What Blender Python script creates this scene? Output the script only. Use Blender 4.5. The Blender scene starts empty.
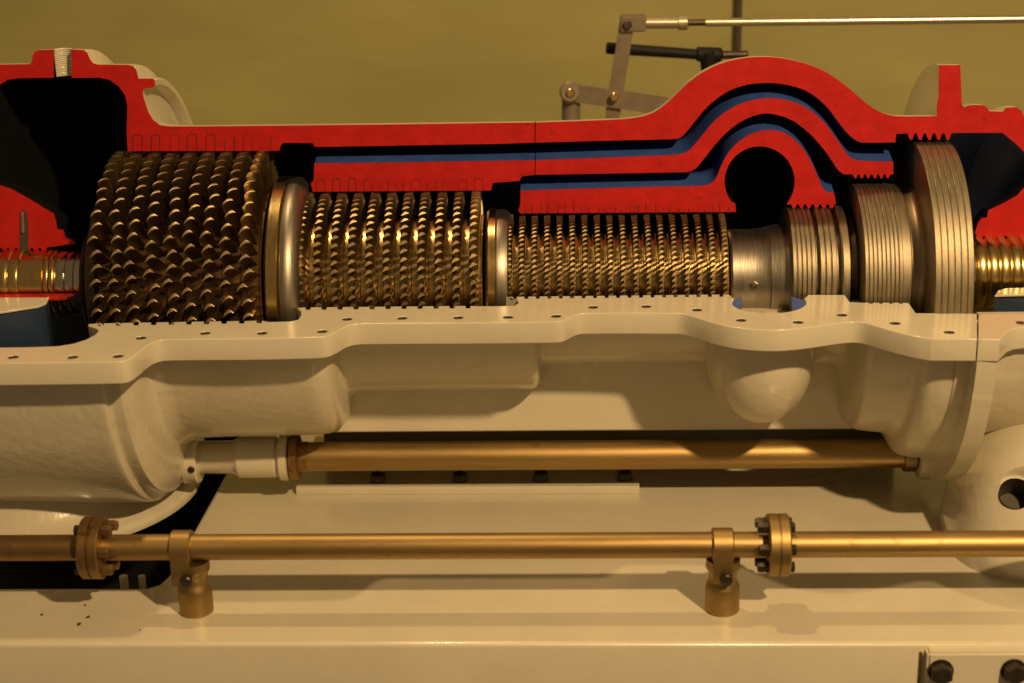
import bpy, bmesh, math, random
import numpy as np
from mathutils import Vector, Matrix
random.seed(7)
S = 0.002                      # one design unit (1/1000 of the visible width) in metres
PI = math.pi
scene = bpy.context.scene
COL = scene.collection

# ------------------------------------------------------------------ camera model
F, PITCH, YAW, ROLL, V0 = 1659.5, 0.32590909, 0.03709194, -0.02047799, 277.35
fw = np.array([-math.sin(YAW)*math.cos(PITCH), math.cos(YAW)*math.cos(PITCH), -math.sin(PITCH)])
r0 = np.cross(fw, [0, 0, 1]); r0 /= np.linalg.norm(r0); u0 = np.cross(r0, fw)
RT = r0*math.cos(ROLL) + u0*math.sin(ROLL); UP = -r0*math.sin(ROLL) + u0*math.cos(ROLL)
CP = -(fw + UP*(341.5-V0)/F)*F

def ray(u, v): return fw + RT*((u-512)/F) + UP*((341.5-v)/F)
def PY(u, v, Y=0.0):
    d = ray(u, v); t = (Y-CP[1])/d[1]; return CP + d*t
def PZ(u, v, Z=0.0):
    d = ray(u, v); t = (Z-CP[2])/d[2]; return CP + d*t
def proj(P):
    q = np.asarray(P, float)-CP; z = q@fw
    return 512+F*(q@RT)/z, 341.5-F*(q@UP)/z
def px_scale(P): return ((np.asarray(P)-CP)@fw)/F        # design units per pixel there
def XR(u, R, phi=0.35):
    X = u-512.0
    for _ in range(25): X += u-proj((X, -R*math.cos(phi), -R*math.sin(phi)))[0]
    return X
def XT(u, R):
    X = u-512.0
    for _ in range(25): X += u-proj((X, 0, R))[0]
    return X

# ------------------------------------------------------------------ materials
def mat(name, col, rough=0.5, metal=0.0, var=0.12, scale=14, bump=0.0, bscale=60, coat=0.0, spec=0.5, dirt=None, stretch=None, rvar=0.08):
    m = bpy.data.materials.new(name); m.use_nodes = True
    nt = m.node_tree; n = nt.nodes; l = nt.links
    b = n['Principled BSDF']
    b.inputs['Roughness'].default_value = rough; b.inputs['Metallic'].default_value = metal
    b.inputs['Coat Weight'].default_value = coat; b.inputs['Coat Roughness'].default_value = 0.12
    b.inputs['Specular IOR Level'].default_value = spec
    tc = n.new('ShaderNodeTexCoord'); mp = n.new('ShaderNodeMapping')
    l.new(tc.outputs['Object'], mp.inputs['Vector'])
    if stretch: mp.inputs['Scale'].default_value = stretch
    nz = n.new('ShaderNodeTexNoise'); nz.inputs['Scale'].default_value = scale; nz.inputs['Detail'].default_value = 6
    nz.inputs['Roughness'].default_value = 0.65
    l.new(mp.outputs['Vector'], nz.inputs['Vector'])
    cr = n.new('ShaderNodeValToRGB'); e = cr.color_ramp.elements
    e[0].position = 0.3; e[1].position = 0.72
    e[0].color = (*[c*(1-var) for c in col], 1); e[1].color = (*[min(1, c*(1+var)) for c in col], 1)
    l.new(nz.outputs['Fac'], cr.inputs['Fac'])
    out = cr.outputs['Color']
    if dirt:
        dcol, dscale, th = dirt
        n2 = n.new('ShaderNodeTexNoise'); n2.inputs['Scale'].default_value = dscale; n2.inputs['Detail'].default_value = 8
        l.new(tc.outputs['Object'], n2.inputs['Vector'])
        c2 = n.new('ShaderNodeValToRGB'); c2.color_ramp.elements[0].position = th; c2.color_ramp.elements[1].position = th+0.08
        l.new(n2.outputs['Fac'], c2.inputs['Fac'])
        mx = n.new('ShaderNodeMix'); mx.data_type = 'RGBA'
        l.new(c2.outputs['Color'], mx.inputs[0]); l.new(out, mx.inputs[6]); mx.inputs[7].default_value = (*dcol, 1)
        out = mx.outputs[2]
    l.new(out, b.inputs['Base Color'])
    mr = n.new('ShaderNodeMapRange'); mr.inputs['To Min'].default_value = max(0.03, rough-rvar); mr.inputs['To Max'].default_value = min(1, rough+rvar)
    l.new(nz.outputs['Fac'], mr.inputs['Value']); l.new(mr.outputs['Result'], b.inputs['Roughness'])
    if bump:
        n3 = n.new('ShaderNodeTexNoise'); n3.inputs['Scale'].default_value = bscale; n3.inputs['Detail'].default_value = 4
        l.new(mp.outputs['Vector'], n3.inputs['Vector'])
        bp = n.new('ShaderNodeBump'); bp.inputs['Strength'].default_value = bump; bp.inputs['Distance'].default_value = 0.002
        l.new(n3.outputs['Fac'], bp.inputs['Height']); l.new(bp.outputs['Normal'], b.inputs['Normal'])
    return m

M = {}
M['cream'] = mat('cream_paint', (0.60, 0.55, 0.415), 0.26, 0, 0.06, 5, 0.25, 22, 0.35, 0.5, dirt=((0.33, 0.25, 0.13), 55, 0.735))
M['cream_rough'] = mat('cream_paint_on_casting', (0.58, 0.53, 0.395), 0.30, 0, 0.08, 6, 0.8, 45, 0.35, 0.5, dirt=((0.36, 0.28, 0.15), 30, 0.74))
M['cream_gloss'] = mat('glossy_cream_paint', (0.60, 0.55, 0.415), 0.2, 0, 0.06, 8, 0.55, 60, 0.9, 0.6)
M['red'] = mat('red_paint', (0.47, 0.011, 0.009), 0.5, 0, 0.16, 22, 0.35, 90, 0.0, 0.3, dirt=((0.20, 0.012, 0.010), 60, 0.665))
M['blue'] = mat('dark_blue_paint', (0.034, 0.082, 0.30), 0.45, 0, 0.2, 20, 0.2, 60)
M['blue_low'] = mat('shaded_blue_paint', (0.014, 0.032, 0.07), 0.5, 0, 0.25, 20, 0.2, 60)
M['groove'] = mat('dark_groove', (0.15, 0.009, 0.007), 0.8)
M['black'] = mat('black_paint_and_shade', (0.006, 0.006, 0.006), 0.6, spec=0.25)  # black parts; also shade put into the colour of cavity surfaces
M['hole'] = mat('dark_brown_and_hole_shade', (0.06, 0.045, 0.03), 0.5)  # dark brown; also stands in for shade in holes and gaps
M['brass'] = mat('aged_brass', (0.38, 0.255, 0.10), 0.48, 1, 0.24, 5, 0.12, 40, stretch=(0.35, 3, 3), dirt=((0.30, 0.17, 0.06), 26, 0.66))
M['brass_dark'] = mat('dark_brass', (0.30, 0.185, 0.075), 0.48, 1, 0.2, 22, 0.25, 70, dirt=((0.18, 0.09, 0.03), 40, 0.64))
M['blade'] = mat('bronze_blade', (0.25, 0.178, 0.083), 0.44, 1, 0.25, 40, 0.2, 150)
M['tip'] = mat('light_toned_blade_tip', (0.40, 0.295, 0.145), 0.44, 1, 0.22, 60, 0.2, 150)  # brighter colour imitates light catching the tips above shaded roots
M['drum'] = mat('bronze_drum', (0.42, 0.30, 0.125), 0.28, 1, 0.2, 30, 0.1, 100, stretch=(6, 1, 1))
M['drum_dark'] = mat('shade_toned_bronze_drum', (0.16, 0.10, 0.045), 0.42, 1, 0.2, 30, 0.1, 100)  # darkened so the voids between the blades look shaded
M['steel'] = mat('turned_steel', (0.33, 0.295, 0.235), 0.42, 1, 0.12, 25, 0.15, 60, stretch=(8, 0.6, 0.6))
M['piston'] = mat('seal_ring_metal', (0.29, 0.243, 0.162), 0.50, 1, 0.18, 25, 0.3, 60, stretch=(8, 0.6, 0.6))
M['gold'] = mat('polished_gold_brass', (0.66, 0.48, 0.19), 0.24, 1, 0.1, 20, 0.08, 60, stretch=(8, 1, 1))
M['silver'] = mat('polished_steel', (0.60, 0.53, 0.42), 0.2, 1, 0.1, 20, 0.08, 60, stretch=(8, 1, 1))
M['dark_steel'] = mat('dark_rotor_steel', (0.10, 0.075, 0.05), 0.45, 1, 0.2, 20)
M['body'] = mat('brown_rotor_steel', (0.26, 0.20, 0.125), 0.42, 1, 0.15, 20)
M['nut'] = mat('blackened_nut', (0.07, 0.055, 0.04), 0.42, 0.8, 0.3, 60, 0.3, 90)
M['lever'] = mat('grey_lever_steel', (0.20, 0.16, 0.115), 0.5, 0.3, 0.15, 30, 0.15, 80)
M['rod'] = mat('bright_rod_steel', (0.62, 0.55, 0.44), 0.32, 1, 0.08, 30)
M['wall'] = mat('olive_wall_paint', (0.33, 0.298, 0.108), 0.5, 0, 0.13, 2.2, stretch=(.5, 1, 1.8))

# ------------------------------------------------------------------ object helpers
def link(o): COL.objects.link(o); return o
def finish(me, smooth=40):
    if smooth:
        me.shade_smooth(); me.set_sharp_from_angle(angle=math.radians(smooth))
    else: me.shade_flat()
def thing(name, label, cat, loc=(0, 0, 0), group=None):
    o = bpy.data.objects.new(name, None); link(o); o.empty_display_size = 0.05
    o.location = Vector(loc)*S; o['label'] = label; o['category'] = cat
    if group: o['group'] = group
    return o
def obj(name, bm, mats, parent=None, smooth=40, local=False, label=None):
    """one mesh object; design units in bm, world placed unless local"""
    bmesh.ops.recalc_face_normals(bm, faces=bm.faces)
    me = bpy.data.meshes.new(name); bm.to_mesh(me); bm.free()
    me.transform(Matrix.Scale(S, 4))
    for m in (mats if isinstance(mats, (list, tuple)) else [mats]): me.materials.append(m)
    finish(me, smooth)
    o = link(bpy.data.objects.new(name, me))
    adopt(o, parent, local)
    if label: o['label'] = label
    return o
def adopt(o, parent, local=False):
    if parent is None: return
    o.parent = parent
    if not local and parent.parent is None and parent.type == 'EMPTY': o.location = -parent.location
    # parts of a part share its frame
def chaikin(p, n=2, closed=False):
    p = [np.array(q, float) for q in p]
    for _ in range(n):
        q = [] if closed else [p[0]]
        for i in range(len(p) if closed else len(p)-1):
            a, b = p[i], p[(i+1) % len(p)]
            q += [a*.75+b*.25, a*.25+b*.75]
        if not closed: q.append(p[-1])
        p = q
    return p
def prism(bm, pts, axis_vec, mi_side=0, mi_cap=0, cap=(True, True)):
    """closed polygon pts (3-D, design units) swept along a vector"""
    d = Vector(axis_vec)
    a = [bm.verts.new(Vector(p)) for p in pts]; b = [bm.verts.new(Vector(p)+d) for p in pts]
    n = len(a)
    for i in range(n):
        f = bm.faces.new((a[i], a[(i+1) % n], b[(i+1) % n], b[i])); f.material_index = mi_side
    if cap[0]: bm.faces.new(a).material_index = mi_cap
    if cap[1]: bm.faces.new(b[::-1]).material_index = mi_cap
def box(bm, x0, x1, y0, y1, z0, z1, bev=0.0):
    r = bmesh.ops.create_cube(bm, size=1, matrix=Matrix.Translation(((x0+x1)/2, (y0+y1)/2, (z0+z1)/2)) @ Matrix.Diagonal((x1-x0, y1-y0, z1-z0, 1)))
    if bev:
        es = {e for v in r['verts'] for e in v.link_edges}
        bmesh.ops.bevel(bm, geom=list(es), offset=bev, segments=3, affect='EDGES')
def lathe(bm, prof, seg=96, a0=0.0, a1=2*PI, center=(0, 0, 0), mi=0, axis='X'):
    """profile (x, r) spun about the X (or Z) axis; angle 0 = +Z, growing towards the camera"""
    full = abs(a1-a0-2*PI) < 1e-6
    k = seg if full else seg+1
    rings = []
    for x, r in prof:
        ring = []
        for j in range(k):
            t = a0+(a1-a0)*j/seg
            if axis == 'X': p = (x, -r*math.sin(t), r*math.cos(t))
            else: p = (r*math.sin(t), -r*math.cos(t), x)
            ring.append(bm.verts.new(Vector(p)+Vector(center)))
        rings.append(ring)
    for i in range(len(rings)-1):
        for j in range(seg):
            j2 = (j+1) % k
            f = bm.faces.new((rings[i][j], rings[i+1][j], rings[i+1][j2], rings[i][j2])); f.material_index = mi
    return rings
def lathe_solid(bm, prof, **k):
    p = list(prof)
    if p[0][1] > 0.02: p = [(p[0][0], 0.01)]+p
    if p[-1][1] > 0.02: p = p+[(p[-1][0], 0.01)]
    lathe(bm, p, **k)
def ring_sweep(bm, poly, mids, a0, a1, seg=56, caps=True, capmi=0):
    """closed polygon of (x, r) spun about X between two angles; mids = material of each edge"""
    n = len(poly); rings = []
    for j in range(seg+1):
        t = a0+(a1-a0)*j/seg
        rings.append([bm.verts.new((x, -r*math.sin(t), r*math.cos(t))) for x, r in poly])
    for j in range(seg):
        for i in range(n):
            i2 = (i+1) % n
            f = bm.faces.new((rings[j][i], rings[j][i2], rings[j+1][i2], rings[j+1][i])); f.material_index = mids[i]
    if caps:
        bm.faces.new(rings[-1]).material_index = capmi
def cyl(bm, p, q, r, seg=24, r2=None, bev=0.0):
    p, q = Vector(p), Vector(q); d = q-p; L = d.length
    rot = d.to_track_quat('Z', 'Y').to_matrix().to_4x4()
    m = Matrix.Translation(p) @ rot
    r2 = r if r2 is None else r2
    prof = [(0, 0.01), (0, r-bev), (bev, r), (L-bev, r2), (L, r2-bev), (L, 0.01)] if bev else [(0, 0.01), (0, r), (L, r2), (L, 0.01)]
    s = len(bm.verts)
    b2 = bmesh.new(); lathe(b2, prof, seg=seg, axis='Z'); b2.transform(m)
    tmp = bpy.data.meshes.new('t'); b2.to_mesh(tmp); b2.free(); bm.from_mesh(tmp); bpy.data.meshes.remove(tmp)
def plate(name, outlines, ztop, thick, m, parent, bev=1.0, local=False, smooth=40):
    """flat plate in the XY plane with holes and softened edges"""
    cu = bpy.data.curves.new('c', 'CURVE'); cu.dimensions = '2D'; cu.fill_mode = 'BOTH'
    cu.extrude = (thick/2-bev)*S; cu.bevel_depth = bev*S; cu.bevel_resolution = 2; cu.offset = -bev*S
    for ol in outlines:
        sp = cu.splines.new('POLY'); sp.points.add(len(ol)-1); sp.use_cyclic_u = True
        for i, q in enumerate(ol): sp.points[i].co = (q[0]*S, q[1]*S, 0, 1)
    t = bpy.data.objects.new('t', cu); link(t)
    bpy.context.view_layer.update()
    me = bpy.data.meshes.new_from_object(t.evaluated_get(bpy.context.evaluated_depsgraph_get()))
    bpy.data.objects.remove(t); bpy.data.curves.remove(cu)
    me.transform(Matrix.Translation((0, 0, (ztop-thick/2)*S)))
    me.name = name; me.materials.clear(); me.materials.append(m); finish(me, smooth)
    o = link(bpy.data.objects.new(name, me)); adopt(o, parent, local)
    return o
def circ(x, y, r, n=20, ry=None): return [(x+r*math.cos(2*PI*i/n), y+(ry or r)*math.sin(2*PI*i/n)) for i in range(n)]
def hexhead(bm, c, d, r, h):
    """hex head pointing along d from c"""
    d = Vector(d).normalized(); rot = d.to_track_quat('Z', 'Y').to_matrix().to_4x4()
    b2 = bmesh.new()
    lathe(b2, [(0, .01), (0, r), (h*.8, r), (h, r*.82), (h, .01)], seg=6, axis='Z')
    b2.transform(Matrix.Translation(Vector(c)) @ rot)
    tmp = bpy.data.meshes.new('t'); b2.to_mesh(tmp); b2.free(); bm.from_mesh(tmp); bpy.data.meshes.remove(tmp)

# ================================================================== ROTOR
rotor = thing('turbine_rotor', 'bladed steam turbine rotor with three stepped drums lying in the opened casing', 'rotor', (0, 0, 0))
def lobj(name, prof, m, parent=rotor, seg=128, label=None, smooth=None):
    smooth = smooth or (18 if name == 'balance_piston' else 35)
    bm = bmesh.new(); lathe_solid(bm, prof, seg=seg); return obj(name, bm, m, parent, smooth, label=label)
D = [  # x of first row, x of last row, rows, root radius, tip radius, axial chord, blades round, thickness
    (-384.0, -242.5, 9, 95.0, 131.5, 11.6, 60, 5.6, 3.4),
    (-199.5, -34.0, 11, 63.0, 88.5, 8.6, 65, 4.2, 3.9),
    (-1.0, 207.0, 18, 45.5, 62.6, 6.2, 72, 2.8, 2.8)]
def blade_into(bm, mtx, c, sag, th, ra, rb):
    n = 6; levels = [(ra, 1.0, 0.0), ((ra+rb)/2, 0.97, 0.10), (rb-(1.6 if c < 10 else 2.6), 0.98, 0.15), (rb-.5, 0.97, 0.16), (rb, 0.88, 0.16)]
    rings = []
    for r, sc, tw in levels:
        pts = []
        for i in range(n+1):
            a = -1+2*i/n; pts.append((a*c/2, sag*(1-abs(a)**2.0)))
        for i in range(n-1, 0, -1):
            a = -1+2*i/n; pts.append((a*c/2, (sag-th)*(1-abs(a)**2.0)))
        ring = []
        for (a, t) in pts:
            a *= sc; t = t*sc - sag*.4
            a2 = a*math.cos(tw)-t*math.sin(tw); t2 = a*math.sin(tw)+t*math.cos(tw) + a*0.30
            ring.append(bm.verts.new(mtx @ Vector((a2, t2, r))))
        rings.append(ring)
    k = len(rings[0])
    for i in range(len(rings)-1):
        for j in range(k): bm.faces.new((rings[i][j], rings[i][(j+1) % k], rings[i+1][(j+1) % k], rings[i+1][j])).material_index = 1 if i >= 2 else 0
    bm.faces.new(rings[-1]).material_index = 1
for di, (xa, xb, rows, rr, rt, ch, nb, sag, th) in enumerate(D):
    pitch = (xb-xa)/(rows-1)
    x0, x1 = xa-pitch*.5, xb+pitch*.5
    prof = [(x0-1, rr-14), (x0, rr-3), (x0+2, rr-1)]
    for i in range(rows):
        xc = xa+i*pitch
        prof += [(xc-pitch*.34, rr-1.2), (xc-pitch*.30, rr), (xc+pitch*.30, rr), (xc+pitch*.34, rr-1.2)]
    prof += [(x1-1, rr-1), (x1, rr-14)]
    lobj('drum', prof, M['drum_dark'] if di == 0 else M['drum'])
    one = None
    if di == 0:
        bm = bmesh.new(); blade_into(bm, Matrix.Identity(4), ch, sag, th, rr-2, rt)
        bmesh.ops.recalc_face_normals(bm, faces=bm.faces)
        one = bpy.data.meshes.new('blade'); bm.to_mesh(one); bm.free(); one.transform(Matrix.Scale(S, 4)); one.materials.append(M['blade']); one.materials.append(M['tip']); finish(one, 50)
    for i in range(rows):
        xc = xa+i*pitch; off = random.random()*2*PI/nb
        bm = bmesh.new(); sep = []
        for k in range(nb):
            al = off+2*PI*k/nb
            deg = math.degrees(al)
            if di == 0 and 15 < deg < 81 and len(sep) < 11: sep.append(al); continue
            jt = random.uniform(-.02, .02)
            blade_into(bm, Matrix.Translation((xc, 0, 0)) @ Matrix.Rotation(al, 4, 'X') @ Matrix.Rotation(jt, 4, 'Z'), ch, sag, th, rr-2, rt)
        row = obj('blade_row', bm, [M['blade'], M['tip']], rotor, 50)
        for al in sep:
            b = link(bpy.data.objects.new('blade', one)); b.parent = row
            b.location = (xc*S, 0, 0); b.rotation_euler = (al, 0, random.uniform(-.03, .03))
# shaft ends, rings, pistons
def rib_profile(x0, x1, r, n, depth=2.0, gap=.28):
    p = []; w = (x1-x0)/n
    for i in range(n):
        a = x0+i*w; p += [(a+.02*w, r-depth), (a+gap*.5*w, r-.3), (a+gap*.5*w+.5, r), (a+w-gap*.5*w-.5, r), (a+w-gap*.5*w, r-.3), (a+w-.02*w, r-depth)]
    return p
xl = lambda u, R: XR(u, R, -.5)
lobj('end_disc', [(-407, 30), (-406, 86), (-402, 97), (-396, 100), (-393, 100)], M['dark_steel'])
lobj('shaft_collar', [(-424, 36), (-422, 52), (-417, 60), (-408, 62), (-406, 40)], M['black'])
lobj('journal', [(-620, 33)]+rib_profile(-620, -510, 34, 6, 1.6)+rib_profile(-510, -488, 35.2, 2, 1.5)+[(-487, 34), (-465, 34.4)]+rib_profile(-464, -453, 34.6, 2, 2.5)+[(-452, 33.5)], M['gold'], label='left shaft end with gold seal ribs')
lobj('journal', [(-452, 33)]+rib_profile(-451, -424, 34.2, 3, 1.0, .12)+[(-423, 33)], M['silver'], label='polished steel shaft end beside the first drum')
lobj('spacer_ring', [(-232, 90), (-231, 101), (-229, 103.5), (-219, 104), (-218, 101)], M['gold'], label='gold rim at the end of the large drum')
lobj('spacer_ring', [(-218.5, 90), (-218, 99), (-216.5, 101.5), (-213, 102.5), (-208, 102), (-203, 99), (-199.5, 94), (-198, 86), (-198, 70)], M['steel'], label='rounded steel shoulder between large and middle drum')
lobj('spacer_ring', [(-24, 60), (-23, 67.5), (-21, 69), (-14.5, 69), (-14, 67)], M['gold'], label='gold rim at the end of the middle drum')
lobj('spacer_ring', [(-14.2, 60), (-14, 66.5), (-12.5, 68), (-7, 68), (-2.5, 66), (0, 61), (0.5, 50)], M['steel'], label='rounded steel shoulder between middle and small drum')
lobj('spindle', [(214, 44), (216, 45.5), (236, 45.5), (248, 46.5), (252, 48), (252.5, 47.3), (253.2, 48.4), (262, 50), (268, 51.5), (275, 54)], M['steel'])
pb = bmesh.new(); hexhead(pb, (236, -43*math.sin(1.5), 43*math.cos(1.5)), (0, -1, .1), 4, 7); obj('locking_screw', pb, M['silver'], rotor)
lobj('balance_piston', [(270, 60)]+rib_profile(270.5, 293, 67.5, 5, 1.2, .16)+[(293.5, 60), (296, 60)]+rib_profile(296.5, 313, 67.5, 3, 1.4, .16)+[(313.5, 59), (317, 59), (317.5, 67), (319, 68), (325, 67.5), (326, 58)], M['piston'], label='smallest ribbed balance piston beside the spindle')
lobj('rotor_body', [(319, 52), (326, 56), (333, 60), (336, 80)], M['dark_steel'])
lobj('balance_piston', [(334, 60), (334.5, 86)]+rib_profile(335, 371, 89.6, 9, .9, .12)+[(371.5, 88.6), (374, 88.8), (378.5, 88.2), (380, 86)], M['piston'], label='middle ribbed balance piston')
lobj('rotor_body', [(378, 80), (379, 86.5), (385, 86.8), (388, 88), (391, 92), (393, 104), (393.5, 116)], M['body'])
lobj('balance_piston', [(390.5, 60), (391, 127)]+rib_profile(391.5, 427, 130.8, 6, .8, .07)+[(427.5, 127), (428, 60)], M['piston'], label='largest ribbed balance piston at the right end')
lobj('journal', [(427, 39), (432, 39.5)]+rib_profile(433, 452, 38.5, 2, 2.0)+[(452.5, 34)], M['silver'], label='polished steel shaft end beside the largest piston')
lobj('journal', [(452, 33)]+rib_profile(452.5, 640, 38, 17, 2.4)+[(640, 20)], M['gold'], label='right shaft end with gold seal ribs')

# ================================================================== UPPER CASING
upper = thing('upper_casing', 'upper half of turbine casing cut open to red section faces with blue steam passages', 'turbine casing', (0, 0, 0))
def P0(pts): return [(lambda p: (p[0], p[2]))(PY(u, v, 0)) for u, v in pts]
def shell(ext, inn, label=None, straight=0.0, lean=0.0, outside='blue', name='casing_shell', inside='blue'):
    """ext: left->right outside outline (cream); inn: right->left inside outline (blue)"""
    poly = P0(ext)+P0(inn)
    ne = len(ext)
    mids = [0 if i < ne-1 else 1 for i in range(len(poly))]
    bm = bmesh.new(); ring_sweep(bm, poly, mids, 0, -math.radians(104), 60)
    if straight:
        n = len(poly); vs = list(bm.verts)
        fr = [bm.verts.new((x, -straight, z)) for x, z in poly]
        for i in range(n):
            i2 = (i+1) % n; bm.faces.new((fr[i], fr[i2], vs[i2], vs[i])).material_index = mids[i]
        for v in bm.verts: v.co.y += straight
        for i, v in enumerate(vs):
            if i % n < ne: v.co.z += 5.5
    for v in bm.verts: v.co.z -= lean*max(0, v.co.y)
    sh = obj(name, bm, [M[outside], M[inside]], upper, 32, label=label)
    bm = bmesh.new()
    pts = [(x, -1.6, z) for x, z in poly]
    prism(bm, pts, (0, 1.6, 0), 0, 0, (True, False))
    obj('cut_face', bm, M['red'], sh, 30)
    return sh
def teeth(u0, u1, v, n, h, rev=True):
    """saw teeth hanging below v, running right to left"""
    w = (u1-u0)/n; out = []
    for i in range(n):
        b = u1-i*w
        out += [(b, v), (b-w*.25, v+h), (b-w*.5, v+h), (b-w*.75, v)]
    return out
top_l = [(-45, 66), (0, 64.5), (30, 64), (32, 62), (33, 56), (35, 51.5), (39, 50), (54, 49.5)]
inn_l = [(54, 77.5), (20, 77.8), (8, 79.5), (1, 84), (-4, 92), (-6, 110), (-10, 190), (-45, 180)]
top_m = [(54, 49.5), (72, 49.5)]; inn_m = [(72, 77.5), (54, 77.5)]
lip = [(72, 49.5), (84, 50), (87.5, 53), (90, 59), (93, 63), (98, 64.5), (128, 64.8), (133, 66), (136.5, 70), (138.5, 78.4), (153, 78.6), (155, 80.5), (155, 85.5), (153, 87.3), (143.5, 88.6), (142.8, 94), (145, 102), (148.5, 112), (153, 119.5), (160, 125), (170, 126.3)]
top_a = lip+[(200, 126.3), (300, 125.3), (400, 124.2), (500, 122.8), (534.7, 122.4)]
inn_a = [(534.7, 142.3), (500, 143.5), (400, 145.2), (320, 146.6), (314.5, 146.4), (313, 142.8), (284, 142.4), (281, 145), (279.5, 150.5), (128, 150.8), (127, 130), (127.8, 106), (125.5, 95), (119, 86), (110, 79.5), (100, 77.4), (72, 77.5)]
OUT = dict(lean=.07, outside='cream_rough')
shell(top_l, inn_l, **OUT, inside='black', label='left end wall of the exhaust chamber')  # inside black: the chamber's shade is put into the wall colour
mid = P0(top_m+inn_m)
bm = bmesh.new(); ring_sweep(bm, mid, [0, 1, 1, 1], -0.043, -math.radians(104), 60)
for v in bm.verts: v.co.z -= .07*max(0, v.co.y)
obj('port_boss', bm, [M['cream_rough'], M['black']], upper, 32)  # underside black like the chamber, shade painted in
sA = shell(top_a, inn_a, **OUT, inside='black', label='left section of the outer casing')  # inner walls blackened to stand in for shade in the passages
# threaded port in the boss
pL, pR = mid[0], mid[1]; pb0 = mid[2]
bm = bmesh.new(); xc = (pL[0]+pR[0])/2; rad = (pR[0]-pL[0])/2
lev = []; nz_ = 60
for i in range(nz_+1):
    z = pb0[1]+(pL[1]-pb0[1])*i/nz_
    r = rad+0.25+0.5*math.cos(i*PI*2/4.3)
    lev.append([bm.verts.new((xc+r*math.cos(t), max(-.5, r*math.sin(t)), z)) for t in [PI*k/16 for k in range(17)]])
for i in range(nz_):
    for k in range(16): bm.faces.new((lev[i][k], lev[i][k+1], lev[i+1][k+1], lev[i+1][k]))
obj('threaded_port', bm, M['cream'], upper, 60)
hump_top = [(535.6, 122.4), (600, 120.2), (625, 119), (640, 117), (650, 114), (658, 110), (667, 103), (677, 93.5), (687, 83.5), (700, 73.5), (715, 65.5), (733, 59.5), (755, 56.6), (776, 57), (800, 61.5), (820, 68.5), (838, 79.5), (853, 91.5), (864, 101.5), (874, 109), (885, 114), (898, 116.6), (936.8, 116)]
tail_top = [(937, 104), (938.4, 98), (939, 65), (960, 65), (961.5, 104), (963.5, 107), (967, 106), (972, 104.8), (983, 105), (986.5, 107), (989, 111), (1003, 111.5), (1006, 107.5), (1016, 107), (1021, 110), (1024, 117), (1040, 132), (1075, 150)]
inn_b = [(1075, 172), (1040, 166), (1024, 152), (1015, 143), (1002, 132.5), (954, 132.5)]+teeth(905, 951, 133, 5, 6.5)+[(896, 133.5), (895, 142), (862, 142.6), (855, 140), (847, 133), (838, 121.5), (828, 107.5), (815, 95.5), (800, 87.5), (781, 83.2), (762, 82.4), (742, 85), (724, 92.5), (707, 106), (694, 122), (684, 134.5), (679, 138), (672, 139), (620, 140), (535.6, 142.3)]
def sm(p): return [tuple(q) for q in chaikin(p, 1)]
shell(sm(hump_top)+tail_top, inn_b[:27]+sm(inn_b[27:]), **OUT, label='right section of the outer casing with the inlet hump and end flange')
# middle shell (between the two blue passages)
b_top1 = [(314.5, 163.3), (400, 162.2), (500, 160.6), (534.7, 160)]
b_in1 = [(534.7, 174.4), (522, 176), (519.5, 180.5), (493, 182.5), (491, 190), (313, 191.3), (311, 183), (314, 180)]
sB = shell(b_top1, b_in1, straight=25, label='left section of the middle ring')
b_top2 = [(535.6, 160), (620, 157), (672, 155), (684, 153.5), (692, 147.5), (702, 135), (713, 121.5), (727, 110), (742, 102.6), (760, 98.2), (778, 98), (797, 102.5), (813, 111.5), (826, 124), (836, 138), (844, 150.5), (851, 158.5), (859, 160.8), (893, 161.5)]
b_in2 = [(893, 174)]+teeth(851, 890, 174, 6, 4)+[(843, 173.8), (838, 170), (832, 161), (822, 146.5), (807, 130.5), (790, 118), (770, 112.8), (758, 113.8), (743, 119.5), (727, 131), (713, 146.5), (702, 161), (696, 168), (690, 171.5), (682, 172), (535.6, 174.4)]
shell(sm(b_top2), b_in2[:26]+sm(b_in2[26:]), straight=25, label='right section of the middle ring arched over the inlet')
# inner ring with the round steam inlet
c_top = sm([(520.5, 190.5), (600, 188), (680, 186), (704, 185.6), (712, 183), (717, 176), (721, 165), (727, 153.5), (737, 142), (752, 132.5), (769, 129.2), (785, 132.3), (799, 143), (810, 159), (818, 177), (823, 189.5), (828, 192)])+[(834, 192.5), (835.8, 203.5)]
hc = [(759.5+35*math.cos(t), 181+35*math.sin(t)) for t in [math.radians(a) for a in range(36, -217, -9)]]
c_in = teeth(789, 834, 204, 6, 4)+[(786.5, 204)]+hc+[(735, 203), (736, 211.5)]+[(520.5, 213), (518.5, 210), (520.5, 203)]
sC = shell(c_top, c_in, straight=25, inside='black', label='inner ring around the round steam inlet')  # black bore: its deep shade is painted over the blue
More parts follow.
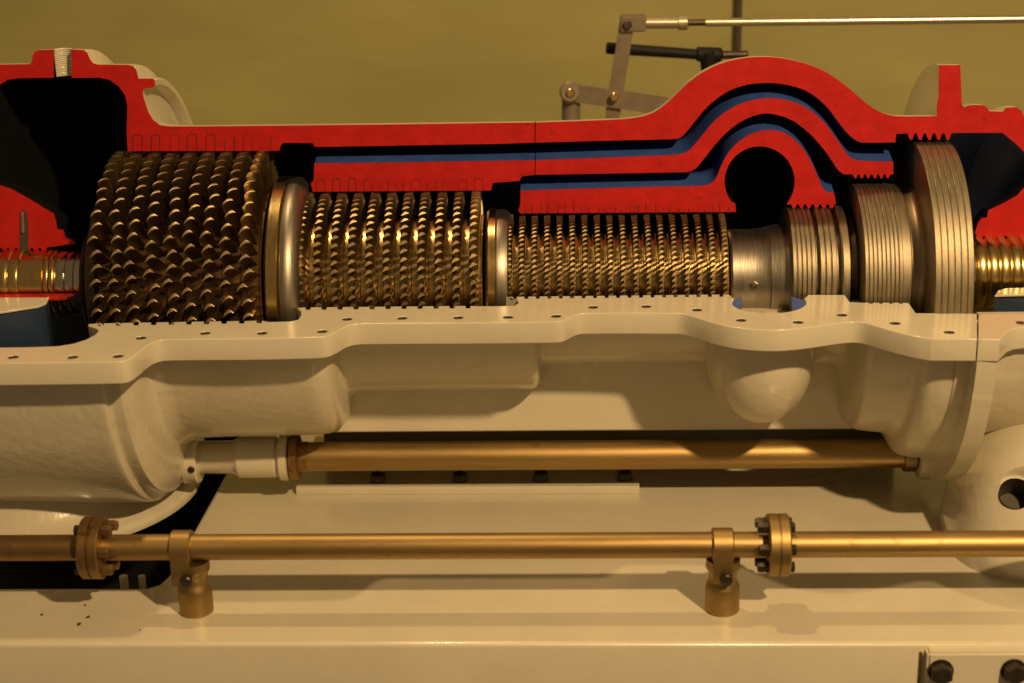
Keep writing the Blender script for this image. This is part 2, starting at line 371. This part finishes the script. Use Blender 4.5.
# shaft gland blocks
shell([(-60, 160), (0, 185), (12, 189), (30, 199), (46, 209), (54, 213.5), (56.5, 222), (57.5, 229), (63, 229.5), (66.5, 237), (75, 240)], [(76, 243.5), (62, 245), (48, 247)]+teeth(-8, 47, 247.5, 7, 3.5)+[(-60, 249)], outside='black', label='left shaft gland block', name='gland_block')
bm = bmesh.new()
sl = [(20.5, 250), (20.3, 218), (21, 212), (23, 209), (25, 209), (27.5, 213), (28.8, 222), (29, 250)]
prism(bm, [(x, -2.2, z) for x, z in P0(sl)], (0, .5, 0)); obj('oil_slot', bm, M['hole'], upper, 30)
bm = bmesh.new(); a, b_ = P0([(24.6, 232), (23.6, 211)]); cyl(bm, (a[0], -2.6, a[1]), (b_[0], -2.6, b_[1]), 2.7, 16, 2.2, .8); obj('oil_pin', bm, M['rod'], upper)
shell([(975, 231), (978, 222), (981, 218), (986.5, 217.5), (988, 210), (1003, 203), (1017, 195), (1024, 187), (1060, 165), (1090, 160)], [(1090, 238)]+teeth(976, 1060, 235.5, 12, 3.5)+[(975.5, 235)], outside='black', label='right shaft gland block', name='gland_block')
# dark outlines of the stationary blade roots set in the cut faces
def roots(parent, rows, u0, u1, vt, vb, jag=0):
    bm = bmesh.new(); w = (u1-u0)/rows
    def stroke(pts, hw):
        for (ua, va), (ub, vb_) in zip(pts, pts[1:]):
            dx, dy = ub-ua, vb_-va; l = math.hypot(dx, dy) or 1; nx, ny = -dy/l*hw, dx/l*hw
            p = P0([(ua+nx, va+ny), (ub+nx, vb_+ny), (ub-nx, vb_-ny), (ua-nx, va-ny)]); prism(bm, [(x, -1.95, z) for x, z in p], (0, .4, 0))
    for i in range(rows):
        hw = random.uniform(.22, .5)
        if jag:
            u = u0+(i+.2)*w+random.uniform(-1.5, 1.5)
            stroke([(u, vb), (u+random.uniform(-.6, .6), vb+(vt-vb)*random.uniform(.25, 1.25))], hw*1.2); continue
        ua, ub = u0+(i+.06)*w+random.uniform(-.7, .7), u0+(i+.56)*w+random.uniform(-.7, .7)
        t = vt+random.uniform(-.8, 1.5); k = random.random()
        arch = [(ua+(ub-ua)*(.5-.5*math.cos(PI*q/6)), t+2-2.4*math.sin(PI*q/6)) for q in range(7)]
        if k < .45: stroke([(ua, vb)]+arch+[(ub, vb)], hw)
        elif k < .7: stroke([(ua, vb)]+arch[:4], hw); stroke([(ub, vb), (ub, vb+(t-vb)*random.uniform(.4, .9))], hw*.8)
        else: stroke([(ub, vb), (ub, t+1)], hw*1.3); stroke([(ua, vb), (ua, vb+(t-vb)*random.uniform(.3, .7))], hw*.8)
    return obj('stator_roots', bm, M['groove'], parent, 0)
roots(sA, 8, 132, 279, 133.5, 150.6)
roots(sB, 11, 316, 490, 178.5, 190.5)
roots(sC, 26, 523, 735, 203, 212.6, 1)

# ================================================================== LOWER CASING
lower = thing('lower_casing', 'cream painted lower half of turbine casing with stepped flange and scattered bolt holes', 'turbine casing', (0, 0, -230))
front = [(-90, 364.5), (0, 363.3), (118, 362), (128, 360.3), (137, 354), (147, 345.2), (156, 340.6), (167, 339.2), (260, 338.7), (318, 337.2), (328, 335.8), (337, 331.5), (346, 326), (355, 323.8), (370, 323.3), (480, 322.8), (553, 322), (562, 321.3), (569, 318), (576, 314.2), (585, 313), (672, 313), (684, 313.8), (697, 317.5), (712, 322.5), (730, 326.8), (752, 329.4), (777, 330.2), (800, 328.4), (824, 325), (848, 321.6), (862, 321.8), (876, 326), (895, 331.5), (915, 336.3), (932, 339)]
front = [tuple(q) for q in chaikin(front, 2)]+[(977, 339)]
right_end = [(978.5, 339), (1000, 339.5), (1003, 336), (1008, 331), (1015, 328), (1024, 327), (1100, 326)]
def comb(u0, u1, v0, v1, n, d):
    """little notches along the inner edge, running right to left"""
    out = []; w = (u1-u0)/n
    for i in range(n):
        f = (i+.5)/n; u = u1-(u1-u0)*f; v = v1+(v0-v1)*f
        out += [(u+w*.14, v), (u+w*.12, v+d), (u-w*.12, v+d), (u-w*.14, v)]
    return out
inner = [(977, 313.3), (916, 313), (909, 303)]+comb(866, 906, 302.5, 302.5, 4, 1)+[(862, 302.5), (850, 302), (845, 294.8), (808, 294.6)]
hole_e = [(769+37*math.cos(t), 302.5+10.8*math.sin(t)) for t in [math.radians(a) for a in range(-20, 201, 10)]]
inner += hole_e + [(729, 294.3)]+comb(509, 727, 296.6, 294.2, 19, 2.2)+[(505, 296.8), (517, 299.5), (518.5, 303), (514, 305.5), (500, 306), (477, 306)]+comb(300, 476, 307.2, 305.6, 11, 2.4)+[(296.5, 307.5), (301, 311), (301, 315), (298, 319.5), (290, 321.3), (269, 321.8)]+comb(92, 268, 323.3, 320.2, 10, 2.6)+[(88, 324), (88.5, 326), (96, 328), (98.5, 330.5), (95, 334.5), (86, 339.5), (73, 343.6), (58, 346), (30, 347), (0, 347.4), (-90, 347.8)]
wz = lambda pts, Z=0: [(lambda p: (p[0], p[1]))(PZ(u, v, Z)) for u, v in pts]
holes_px = [(13, 357), (72.5, 357), (118, 356), (141, 337.8), (205, 333), (262, 333), (322, 331.3), (347, 319), (402, 318), (458, 317.5), (508, 317), (556, 316), (593, 307), (646, 306.3), (697, 309.7), (741, 320), (798, 322), (842, 314.8), (895, 323), (949, 332)]
hw = wz(holes_px)
fl = plate('split_flange', [wz(front)+wz(inner)]+[circ(x, y, 4.8, 20) for x, y in hw], 0, 20.5, M['cream'], lower, .8)
for (x, y) in hw:
    bm = bmesh.new(); lathe(bm, [(-.4, 4.5), (-2.2, 4.3), (-2.4, .01)], seg=20, axis='Z', center=(x, y, 0)); obj('bolt_hole', bm, M['hole'], fl)
# end piece right of the joint
fr = plate('end_flange', [wz(right_end)+wz([(1100, 314), (978.5, 313.6)])], 0, 20.5, M['cream'], lower, .8)
p = wz([(1021, 323)])[0]; bm = bmesh.new(); lathe(bm, [(.4, 4.5), (.5, 4.3), (.5, .01)], seg=20, axis='Z', center=(p[0], p[1], 0)); obj('bolt_hole', bm, M['hole'], fr)
# body below the flange
prof = [(-140, 222), (96, 222), (109, 221.5), (111.5, 219.5), (113, 214), (114, 213), (126, 212.5), (127.5, 212), (128.5, 209), (137, 199), (144, 186), (149, 171), (153, 165), (157, 163), (164, 160), (176, 157.5), (300, 156), (316, 154), (326, 147), (333, 135), (336, 122), (340, 115), (350, 112), (528, 112), (534, 110.5), (537.5, 106), (538.5, 100), (539.5, 88), (545, 86), (690, 85), (721, 86), (726, 130), (812, 130), (817, 88), (846, 88), (853, 96), (858, 112), (862, 138), (867, 148), (874, 154), (890, 156), (908, 157.5), (914, 162), (919, 171), (925, 178), (933, 181), (949, 182.5), (950, 181), (951.5, 181), (952.5, 183), (977, 184)]
outer = [(XR(u, R), R) for u, R in prof]
outer = [outer[0]]+[tuple(q) for q in chaikin(outer, 1)][1:]
inn = [(x, min(q[1] for q in outer if abs(q[0]-x) < 10)-7) for x, R in outer[::-1]]
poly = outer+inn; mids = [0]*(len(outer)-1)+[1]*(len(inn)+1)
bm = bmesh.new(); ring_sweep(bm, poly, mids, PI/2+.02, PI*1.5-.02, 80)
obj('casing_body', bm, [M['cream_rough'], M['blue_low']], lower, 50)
# end ring flange
R_e = -PZ(990, 339.2, 0)[1]; xa, xb_ = PZ(979, 339, 0)[0], PZ(1000, 339.5, 0)[0]
bm = bmesh.new(); ring_sweep(bm, [(xa, R_e-.5), (xb_, R_e-.5), (xb_, 150), (xa, 150)], [0]*4, PI/2+.004, PI*1.5, 90, True); obj('end_ring', bm, M['cream'], lower, 30)
bm = bmesh.new(); ring_sweep(bm, [(xb_, R_e-40), (xb_+140, R_e-40), (xb_+140, 120), (xb_, 120)], [0]*4, PI/2+.02, PI*1.5, 60, True); obj('bearing_housing', bm, M['cream_rough'], lower, 30)
# rounded inlet belly
bm = bmesh.new(); bmesh.ops.create_uvsphere(bm, u_segments=48, v_segments=32, radius=1)
cx = PY(764, 350, -100)[0]
for v in bm.verts:
    x, y, z = v.co
    k = 1.0 if z > 0 else 1.0
    if z > 0:
        q = math.hypot(x, y) or 1; q = q if z > .93 else 1/q; x *= q; y *= q
    v.co = (cx+53*math.copysign(abs(x)**.9, x), -62+78*y, -52+(76*z if z < 0 else 30*min(1, z*1.2)))
obj('inlet_belly', bm, M['cream_rough'], lower, 60)
# keel plate under the drums
bm = bmesh.new(); zk = PY(600, 431, -18)[2]
box(bm, XR(300, 20), XR(925, 20), -18, 74, zk, -40, 1.5); obj('keel_plate', bm, M['cream'], lower)
q = PZ(769, 302.5, 0); bm = bmesh.new(); lathe(bm, [(-3, 39), (-19, 38.5), (-19.5, .01)], seg=48, a0=-PI/2-.25, a1=PI/2+.25, axis='Z', center=(q[0], q[1], 0)); obj('inlet_bowl', bm, M['blue'], lower, 60)
for ulo, uhi in ((700, 742), (791, 850)):
    cres = [(min(max(u, ulo), uhi), v) for u, v in hole_e+[(729, 294.3), (742, 294.3), (742, 296), (791, 296), (791, 294.3), (808, 294.6)] if ulo <= u <= uhi]
    cu_, cv_ = sum(p[0] for p in cres)/len(cres), sum(p[1] for p in cres)/len(cres)
    cres.sort(key=lambda p: math.atan2(p[1]-cv_, p[0]-cu_))
    bm = bmesh.new(); prism(bm, [(x, y, -6) for x, y in wz(cres)], (0, 0, 4.5)); obj('inlet_lip', bm, M['blue'], lower, 30)
bm = bmesh.new(); box(bm, XR(300, 20), XR(925, 20), 75, 85, -224, zk+30); obj('gap_shade_strip', bm, M['hole'], lower)  # dark strip added to stand in for the shade under the keel
# left exhaust outlet with flared foot
fx = PZ(20, 500, -225)[0]+13
bm = bmesh.new(); lathe(bm, [(-120, 122), (-165, 123), (-190, 127), (-207, 136), (-217, 145), (-221, 156), (-223, 162), (-225, 164), (-232, 163.5), (-233, 162), (-233, 120)], seg=96, axis='Z', center=(fx, 10, 0)); obj('exhaust_foot', bm, M['cream_rough'], lower, 50)
# split faces of the shaft glands
for sd in ([(-90, 297.8), (49, 297.4), (46, 303), (38, 306), (0, 312), (-90, 318)], [(995, 295), (998, 290.5), (1006, 288), (1100, 286), (1100, 292.5), (1012, 294.5)]):
    st = plate('gland_seat', [wz(sd)], 0, 2.2, M['cream'], lower, .5)
    cxy = np.mean(wz(sd), axis=0); ins = [(x+(cxy[0]-x)*.012, y-.4) for x, y in wz(sd)]
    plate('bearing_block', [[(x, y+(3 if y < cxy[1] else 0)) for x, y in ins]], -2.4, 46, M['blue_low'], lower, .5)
plate('gland_seal', [wz([(-90, 293.6), (6, 293.4), (75, 292.8), (74, 295.6), (58, 297.2), (6, 297.1), (-90, 297.1)])], -.5, 3, M['red'], lower, .4)
# shaft support boss and sleeve under the left drum
ROD_Y = -22.0
def rp(u, v): return PY(u, v, ROD_Y)
ra = rp(300, 456); rb = rp(910, 453.5)
RZ = (ra[2]+rb[2])/2
rx = lambda u: rp(u, 456)[0]
def xc_(name, prof, m, parent, seg=48, label=None):
    bm = bmesh.new(); lathe_solid(bm, prof, seg=seg, center=(0, ROD_Y, RZ)); return obj(name, bm, m, parent, 35, label=label)
bb = xc_('bearing_boss', [(rx(150), 26), (rx(183), 26), (rx(184.5), 25), (rx(185.5), 25), (rx(186), 27), (rx(199), 27), (rx(200.5), 25)], M['cream'], lower)
bm = bmesh.new(); c = rp(197, 461); cyl(bm, (c[0], ROD_Y-26, RZ-2), (c[0], ROD_Y-28.5, RZ-2.4), 3.6, 16, None, .5); obj('set_screw', bm, M['nut'], bb)
xc_('bearing_sleeve', [(rx(200.5), 17), (rx(232), 17), (rx(237), 19), (rx(240), 21.5), (rx(276), 21.5), (rx(279), 19), (rx(280), 22.5), (rx(282), 24.5), (rx(289), 24.5), (rx(290), 20)], M['cream'], lower)
xc_('bearing_boss', [(rx(916), 18), (rx(917), 25), (rx(922), 27), (rx(960), 27)], M['cream'], lower)
# bearing pedestal (right)
ped = thing('bearing_pedestal', 'glossy cream flared pedestal foot with an oval hole below the right end flange', 'pedestal', (PZ(1080, 520, -230)[0], -60, -230))
bm = bmesh.new(); bmesh.ops.create_uvsphere(bm, u_segments=72, v_segments=48, radius=1)
ax = PY(1070, 470, -70)[0]
for v in bm.verts:
    x, y, z = v.co; e = .6
    v.co = (ax+130*math.copysign(abs(x)**e, x), -122+96*math.copysign(abs(y)**e, y), -232+124*max(0, z))
bmesh.ops.remove_doubles(bm, verts=bm.verts, dist=.01)
body = obj('pedestal_body', bm, M['cream_gloss'], ped, 60)
def dome_hit(u, v):
    d = ray(u, v)
    for k in range(1000, 2600):
        q = CP+d*k
        a, b, c = abs((q[0]-ax)/130)**(2/.6), abs((q[1]+122)/96)**(2/.6), (max(0, q[2]+232)/124)**2
        if a+b+c < 1: return q, Vector(((q[0]-ax)/130**2, (q[1]+122)/96**2, (q[2]+232)/124**2)).normalized()
    return None, None
hq, hn = dome_hit(1017, 491)
if hq is not None:
    up_ = Vector((-.1, -.62, .78)).normalized()
    cut = bmesh.new(); cyl(cut, Vector(hq)-up_*34, Vector(hq)+up_*60, 15.5, 64)
    for f in cut.faces: f.material_index = 1
    c2 = bmesh.new()
    lathe(c2, [(0, .01), (0, 17), (1, 18.5), (60, 45), (60, .01)], seg=64, axis='Z')
    c2.transform(Matrix.Translation(Vector(hq)-up_*4.5) @ up_.to_track_quat('Z', 'Y').to_matrix().to_4x4())
    for cb in (c2, cut):
        me = bpy.data.meshes.new('t'); bmesh.ops.recalc_face_normals(cb, faces=cb.faces); cb.to_mesh(me); cb.free(); me.transform(Matrix.Scale(S, 4))
        me.materials.append(M['cream']); me.materials.append(M['hole'])
        if len(body.data.materials) < 2: body.data.materials.append(M['hole'])
        co = link(bpy.data.objects.new('t', me)); md = body.modifiers.new('b', 'BOOLEAN'); md.object = co; md.operation = 'DIFFERENCE'
        bpy.context.view_layer.update()
        nm = bpy.data.meshes.new_from_object(body.evaluated_get(bpy.context.evaluated_depsgraph_get())); body.modifiers.clear(); body.data = nm; finish(nm, 32)
        bpy.data.objects.remove(co)
    bm = bmesh.new(); lathe(bm, [(-33.5, .01), (-33.5, 15.2), (-6, 15.2)], seg=48, axis='Z'); bm.transform(Matrix.Translation(Vector(hq)) @ up_.to_track_quat('Z', 'Y').to_matrix().to_4x4())
    obj('hole_shade_lining', bm, M['hole'], ped, 30)  # dark lining stands in for the shade inside the hole

# ================================================================== BEDPLATE
ZB = -232.0
bed = thing('bedplate', 'long cream painted machine bedplate running under the turbine with an opening at left', 'machine base', (0, -150, ZB-140))
bp = wz([(-160, 643.5), (1190, 643.5)], ZB)
xr_ = bp[1][0]
op = wz([(245, 437), (224, 475), (193, 531), (178, 560), (168, 575), (158, 584), (146, 587.3), (0, 587.3), (-160, 587.3)], ZB)
back = 260
plate('base_slab', [bp+[(xr_, back), (op[0][0]+20, back)]+op], ZB, 150, M['cream'], bed, 4.5)
pz = ZB+9
pads = wz([(296, 487), (639.5, 486.3)], pz)
plate('mounting_pad', [[(pads[0][0], pads[0][1]), (pads[1][0], pads[1][1]), (pads[1][0], 160), (pads[0][0], 160)]], pz, 9.05, M['cream'], bed, .8)
for u, v in [(378, 481), (460, 480.3), (541, 479.6), (625, 479)]:
    q = PZ(u, v, pz); bm = bmesh.new(); hexhead(bm, (q[0], q[1], pz-.5), (0, 0, 1), 8.6, 9); obj('bolt', bm, M['nut'], bed)
bm = bmesh.new()
for u, v, k in ((42, 614.5, 1.6), (85, 605, 1.3), (88, 617, 1.9), (79, 624, 2.2), (45, 650, 0), (140, 630, .9)):
    if k:
        q = PZ(u, v, ZB+.15); c_ = [bm.verts.new((q[0]+k*random.uniform(.7, 1.2)*math.cos(a), q[1]+k*1.6*random.uniform(.7, 1.2)*math.sin(a), ZB+.15)) for a in [2*PI*i/9 for i in range(9)]]
        bm.faces.new(c_)
obj('grease_spots', bm, M['hole'], bed, 0)
# things seen down the opening
bm = bmesh.new(); q0 = wz([(-160, 587), (230, 440)], ZB)
box(bm, q0[0][0]-20, op[0][0]+60, -400, back, ZB-152, ZB-149); obj('pit_shade_sheet', bm, M['black'], bed)  # black sheet added to keep the opening dark
bm = bmesh.new(); box(bm, q0[0][0]-20, op[0][0]+60, 205, 209, ZB-150, ZB-5); obj('opening_back_shade_sheet', bm, M['black'], bed)  # second black sheet, added to darken the back of the opening
for u0_, u1_ in ((119, 127.5), (138, 145)):
    a = PY(u0_, 575, -200); b_ = PY(u1_, 575, -200); bm = bmesh.new()
    cyl(bm, ((a[0]+b_[0])/2, -200, ZB-150), ((a[0]+b_[0])/2, -200, ZB+3), (b_[0]-a[0])/2, 20); obj('drain_pipe', bm, M['cream'], bed)
# bolted bracket on the front face
yf = bp[0][1]
xf = lambda u, v: PY(u, v, yf)[0]
brk = thing('bolted_bracket', 'cream bolted bracket plate with dark hex bolts on the bedplate front edge', 'bracket', (xf(1000, 660), yf-8, ZB-60))
bm = bmesh.new(); zt = PY(970, 653.5, yf-16)[2]
x0b, x1b = xf(923.5, 660), xf(1180, 660)
box(bm, x0b, x1b, yf-15, yf+1.0, zt-90, zt, 2.2); obj('plate', bm, M['cream'], brk)
bm = bmesh.new(); xe = xf(915.5, 660)
box(bm, xe, x0b-.6, yf-5, yf+.8, zt-90, zt-3, 1.8); obj('edge_strip', bm, M['brass_dark'], brk)
for u, v in ((941, 672), (1014, 671.5), (1090, 671)):
    q = PY(u, v, yf-17); bm = bmesh.new()
    lathe(bm, [(0, .01), (0, 11), (1.5, 11), (1.5, .01)], seg=32, axis='Z'); bm.transform(Matrix.Translation((q[0], yf-15, q[2])) @ Matrix.Rotation(PI/2, 4, 'X'))
    hexhead(bm, (q[0], yf-16, q[2]), (0, -1, 0), 10, 9); obj('hex_bolt', bm, M['nut'], brk)

# ================================================================== REAR BRASS SHAFT
shaft = thing('control_shaft', 'upper brass control shaft running behind the front pipe under the casing', 'shaft', ((ra[0]+rb[0])/2, ROD_Y, RZ))
sc_ = px_scale((0, ROD_Y, RZ))
xc_('rod', [(rx(300), 15), (rx(906), 15)], M['brass'], shaft)
xc_('collar', [(rx(290.3), 17), (rx(291), 22.5), (rx(292), 23.5), (rx(298.5), 23.5), (rx(299.5), 22), (rx(300), 16), (rx(308), 15.5), (rx(310), 13)], M['brass_dark'], shaft)
xc_('collar', [(rx(902), 12), (rx(902.5), 18), (rx(904), 19), (rx(914), 19), (rx(916), 17)], M['body'], shaft)  # darker brown puts the shadow at this end into the collar colour

# ================================================================== FRONT PIPE
base_c = PZ(190, 611, ZB)          # foot of the left pipe support
PYY = base_c[1]
pc = PY(460, 546, PYY); PZZ = pc[2]
ps = px_scale((0, PYY, PZZ))
pxu = lambda u: PY(u, 546, PYY)[0]
RP = 13.1*ps
pipe = thing('oil_pipe', 'front brass oil pipe with two bolted flange couplings held above the bedplate', 'pipe', (pc[0], PYY, PZZ))
def pl(name, prof, m, parent, seg=64, label=None):
    bm = bmesh.new(); lathe_solid(bm, prof, seg=seg, center=(0, PYY, PZZ)); return obj(name, bm, m, parent, 35, label=label)
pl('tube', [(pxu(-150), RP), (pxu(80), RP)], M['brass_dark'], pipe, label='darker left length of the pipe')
pl('tube', [(pxu(80), RP), (pxu(778), RP)], M['brass'], pipe)
pl('tube', [(pxu(779), RP), (pxu(1180), RP)], M['brass'], pipe)
def coupling(u0, u1, um, R, nuts_l, nuts_r, m):
    x0, x1, xm = pxu(u0), pxu(u1), pxu(um)
    f = pl('flange_coupling', [(x0, RP), (x0+.3, R-1.2), (x0+1.5, R), (xm-.9, R), (xm-.4, R-1.4), (xm+.4, R-1.4), (xm+.9, R), (x1-1.5, R), (x1-.3, R-1.2), (x1, RP)], m, pipe)
    rb_ = R*.74
    for k in range(6):
        t = 2*PI*k/6+.3
        y, z = PYY-rb_*math.sin(t), PZZ+rb_*math.cos(t)
        for side in (-1, 1):
            bm = bmesh.new(); xx = x0 if side < 0 else x1; L = nuts_l if side < 0 else nuts_r
            hexhead(bm, (xx, y, z), (side, 0, 0), 5.2, L); obj('nut', bm, M['nut'] if m is M['brass'] or side < 0 else M['brass_dark'], f)
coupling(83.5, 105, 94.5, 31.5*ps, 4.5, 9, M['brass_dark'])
coupling(766.5, 788.5, 777.5, 31*ps, 9, 4, M['brass'])

def clamp(name, label, u, shift):
    x = pxu(u); h = PZZ-ZB
    t = thing(name, label, 'pipe support', (x, PYY, ZB), 'pipe supports on the bedplate')
    lo = lambda n, bm, m: obj(n, bm, m, t, 35, local=True)
    r = 17.2*ps
    bm = bmesh.new(); lathe(bm, [(0, .01), (0, r-1), (1, r), (h*.34, r), (h*.40, r*.97), (h*.45, r*.86), (h*.52, r*.80), (h*.60, r*.84), (h*.66, r*.98), (h*.70, r), (h*.80, r*.98), (h*.80, .01)], seg=48, axis='Z')
    lo('pedestal', bm, M['brass'])
    bm = bmesh.new(); ro, w = RP+3.6, 10.4*ps
    prof = [(-w+shift, RP+.4), (-w+shift, ro-1), (-w+1+shift, ro), (w-1+shift, ro), (w+shift, ro-1), (w+shift, RP+.4)]
    lathe(bm, prof, seg=56, center=(0, 0, h))
    # tongue of the strap running down the front of the pedestal
    box(bm, -w+shift+.6, w+shift-.6, -ro-.2, -ro+6, h*.50, h*1.0, 1.2)
    s_ = lo('strap', bm, M['brass'])
    bm = bmesh.new(); cyl(bm, (shift*.6+2, -ro-.4, h*.60), (shift*.6+2, -ro-5, h*.60), 5.6, 20, None, 1.2)
    o = obj('clamp_screw', bm, M['nut'], s_, 35, local=True)
    return t
clamp('pipe_support', 'left brass pipe support post beside the bedplate opening', 191, -8)
clamp('pipe_support', 'right brass pipe support post beside the right flange coupling', 723.5, -1)

# ================================================================== LINKAGE BEHIND
LY = 285.0
def L(u, v, dy=0): return PY(u, v, LY+dy)
lk = thing('lever_linkage', 'grey steel lever linkage of jointed flat arms standing behind the casing', 'linkage', L(615, 125))
def flat_bar(bm, a, b, w, t):
    a, b = Vector(a), Vector(b); d = (b-a).normalized(); n = Vector((-d.z, 0, d.x))
    pts = []
    for k in range(13):
        al = PI/2+PI*k/12; pts.append(a+(d*math.cos(al)+n*math.sin(al))*w)
    for k in range(13):
        al = -PI/2+PI*k/12; pts.append(b+(d*math.cos(al)+n*math.sin(al))*w)
    prism(bm, [p-Vector((0, t/2, 0)) for p in pts], (0, t, 0))
    bmesh.ops.recalc_face_normals(bm, faces=bm.faces)
sL = px_scale(L(600, 60))
bm = bmesh.new(); flat_bar(bm, L(627, 22), L(613, 112), 7.2*sL, 9); flat_bar(bm, L(613, 100), L(612, 150), 6.8*sL, 14); obj('upright_arm', bm, M['lever'], lk)
bm = bmesh.new(); flat_bar(bm, L(571, 92.5, -9), L(705, 112, -9), 8.6*sL, 8); obj('cross_arm', bm, M['lever'], lk)
bm = bmesh.new(); cyl(bm, L(570, 92, -20), L(570, 92, 12), 10.6*sL, 28, None, 2); cyl(bm, L(571, 95), L(571, 150), 9.3*sL, 24, None, 1); obj('joint_knuckle', bm, M['lever'], lk)
for u, v in ((570.5, 93), (614.5, 97)):
    bm = bmesh.new(); cyl(bm, L(u, v, -24), L(u, v, -12), 4.4*sL, 20, None, 1.2); obj('pivot_pin', bm, M['gold'], lk)
bm = bmesh.new(); q = L(632, 22); box(bm, L(620, 22)[0], L(646, 22)[0], LY-10, LY+10, L(632, 31)[2], L(632, 15)[2], 1.6)
ck = obj('clevis', bm, M['lever'], lk)
bm = bmesh.new(); cyl(bm, L(627.5, 25, -10), L(627.5, 25, -14), 4.5*sL, 18, None, 1); obj('pivot_pin', bm, M['nut'], lk)
rd = thing('link_rod', 'thin bright steel rod running right from the top of the lever linkage', 'rod', L(860, 20))
def rodseg(name, u0, v0, u1, v1, r, m):
    bm = bmesh.new(); cyl(bm, L(u0, v0), L(u1, v1), r*sL, 28, None, .5); return obj(name, bm, m, rd)
rodseg('ferrule', 645, 23, 679, 22.8, 5.6, M['rod']); rodseg('lock_nut', 678, 22.8, 687.5, 22.6, 7.3, M['rod'])
rodseg('threaded_end', 687, 22.7, 706, 22.4, 3.2, M['dark_steel']); rodseg('bar', 705, 22.4, 1120, 18, 4.1, M['rod'])
hd = thing('hand_lever', 'black hand lever with a collar showing behind the lever linkage', 'lever', L(700, 62, 25))
bm = bmesh.new(); cyl(bm, L(606, 48, 25), L(700, 54.5, 25), 6.0*sL, 24, 5.2*sL, 2); obj('grip', bm, M['black'], hd)
bm = bmesh.new(); cyl(bm, L(696, 54, 25), L(722, 55, 25), 7.5*sL, 24, None, 2); cyl(bm, L(708, 50, 25), L(712, 110, 25), 9*sL, 24, 7*sL, 2); obj('hub', bm, M['black'], hd)
bm = bmesh.new(); cyl(bm, L(722, 55, 25), L(748, 54.5, 25), 4.2*sL, 20, None, 1); obj('spindle_end', bm, M['nut'], hd)
# dark post against the wall
WY = 640.0
post = thing('corner_post', 'thin dark upright post standing against the olive wall', 'post', PY(740, 300, WY-30))
bm = bmesh.new(); a, b_ = PY(735.5, 30, WY-30), PY(744, 30, WY-30)
cyl(bm, ((a[0]+b_[0])/2, WY-9, -600), ((a[0]+b_[0])/2, WY-9, 800), (b_[0]-a[0])/2*.85, 20); obj('tube', bm, M['hole'], post)
bm = bmesh.new(); cyl(bm, ((a[0]+b_[0])/2, WY-10, 330), ((a[0]+b_[0])/2, WY-10, 352), (b_[0]-a[0])/2*1.3, 20, None, 2); obj('collar', bm, M['hole'], post)
# backdrop
bm = bmesh.new(); prism(bm, [(-2600, WY, -700), (2600, WY, -700), (2600, WY, 1300), (-2600, WY, 1300)], (0, 30, 0))
w = obj('backdrop', bm, M['wall'], None, 0); w['kind'] = 'structure'

# ================================================================== LIGHT, CAMERA
def lamp(name, pos, target, power, size, col):
    d = bpy.data.lights.new(name, 'AREA'); d.shape = 'DISK'; d.size = size; d.energy = power; d.color = col
    o = link(bpy.data.objects.new(name, d)); o.location = Vector(pos)*S
    o.rotation_euler = (Vector(target)-Vector(pos)).to_track_quat('-Z', 'Y').to_euler()
    return o
WARM = (1.0, 0.675, 0.335)
lamp('key_lamp', (960, -1740, 1520), (60, 0, -60), 240, 0.19, WARM)
lamp('top_lamp', (-350, 420, 2300), (60, -100, -100), 80, 0.16, WARM)
world = bpy.data.worlds.new('World'); scene.world = world; world.use_nodes = True
bg = world.node_tree.nodes['Background']; bg.inputs[0].default_value = (1.0, 0.68, 0.36, 1); bg.inputs[1].default_value = 0.14

cd = bpy.data.cameras.new('camera'); cam = link(bpy.data.objects.new('camera', cd)); scene.camera = cam
cd.sensor_width = 36; cd.lens = F/1024*36; cd.clip_start = .05; cd.clip_end = 100
mw = Matrix(((RT[0], UP[0], -fw[0], CP[0]*S), (RT[1], UP[1], -fw[1], CP[1]*S), (RT[2], UP[2], -fw[2], CP[2]*S), (0, 0, 0, 1)))
cam.matrix_world = mw
cd.dof.use_dof = True; cd.dof.focus_distance = float(np.linalg.norm(CP)*S)-.12; cd.dof.aperture_fstop = 2.2
scene.view_settings.view_transform = 'Standard'; scene.view_settings.look = 'None'
scene.view_settings.exposure = 0; scene.view_settings.gamma = 1
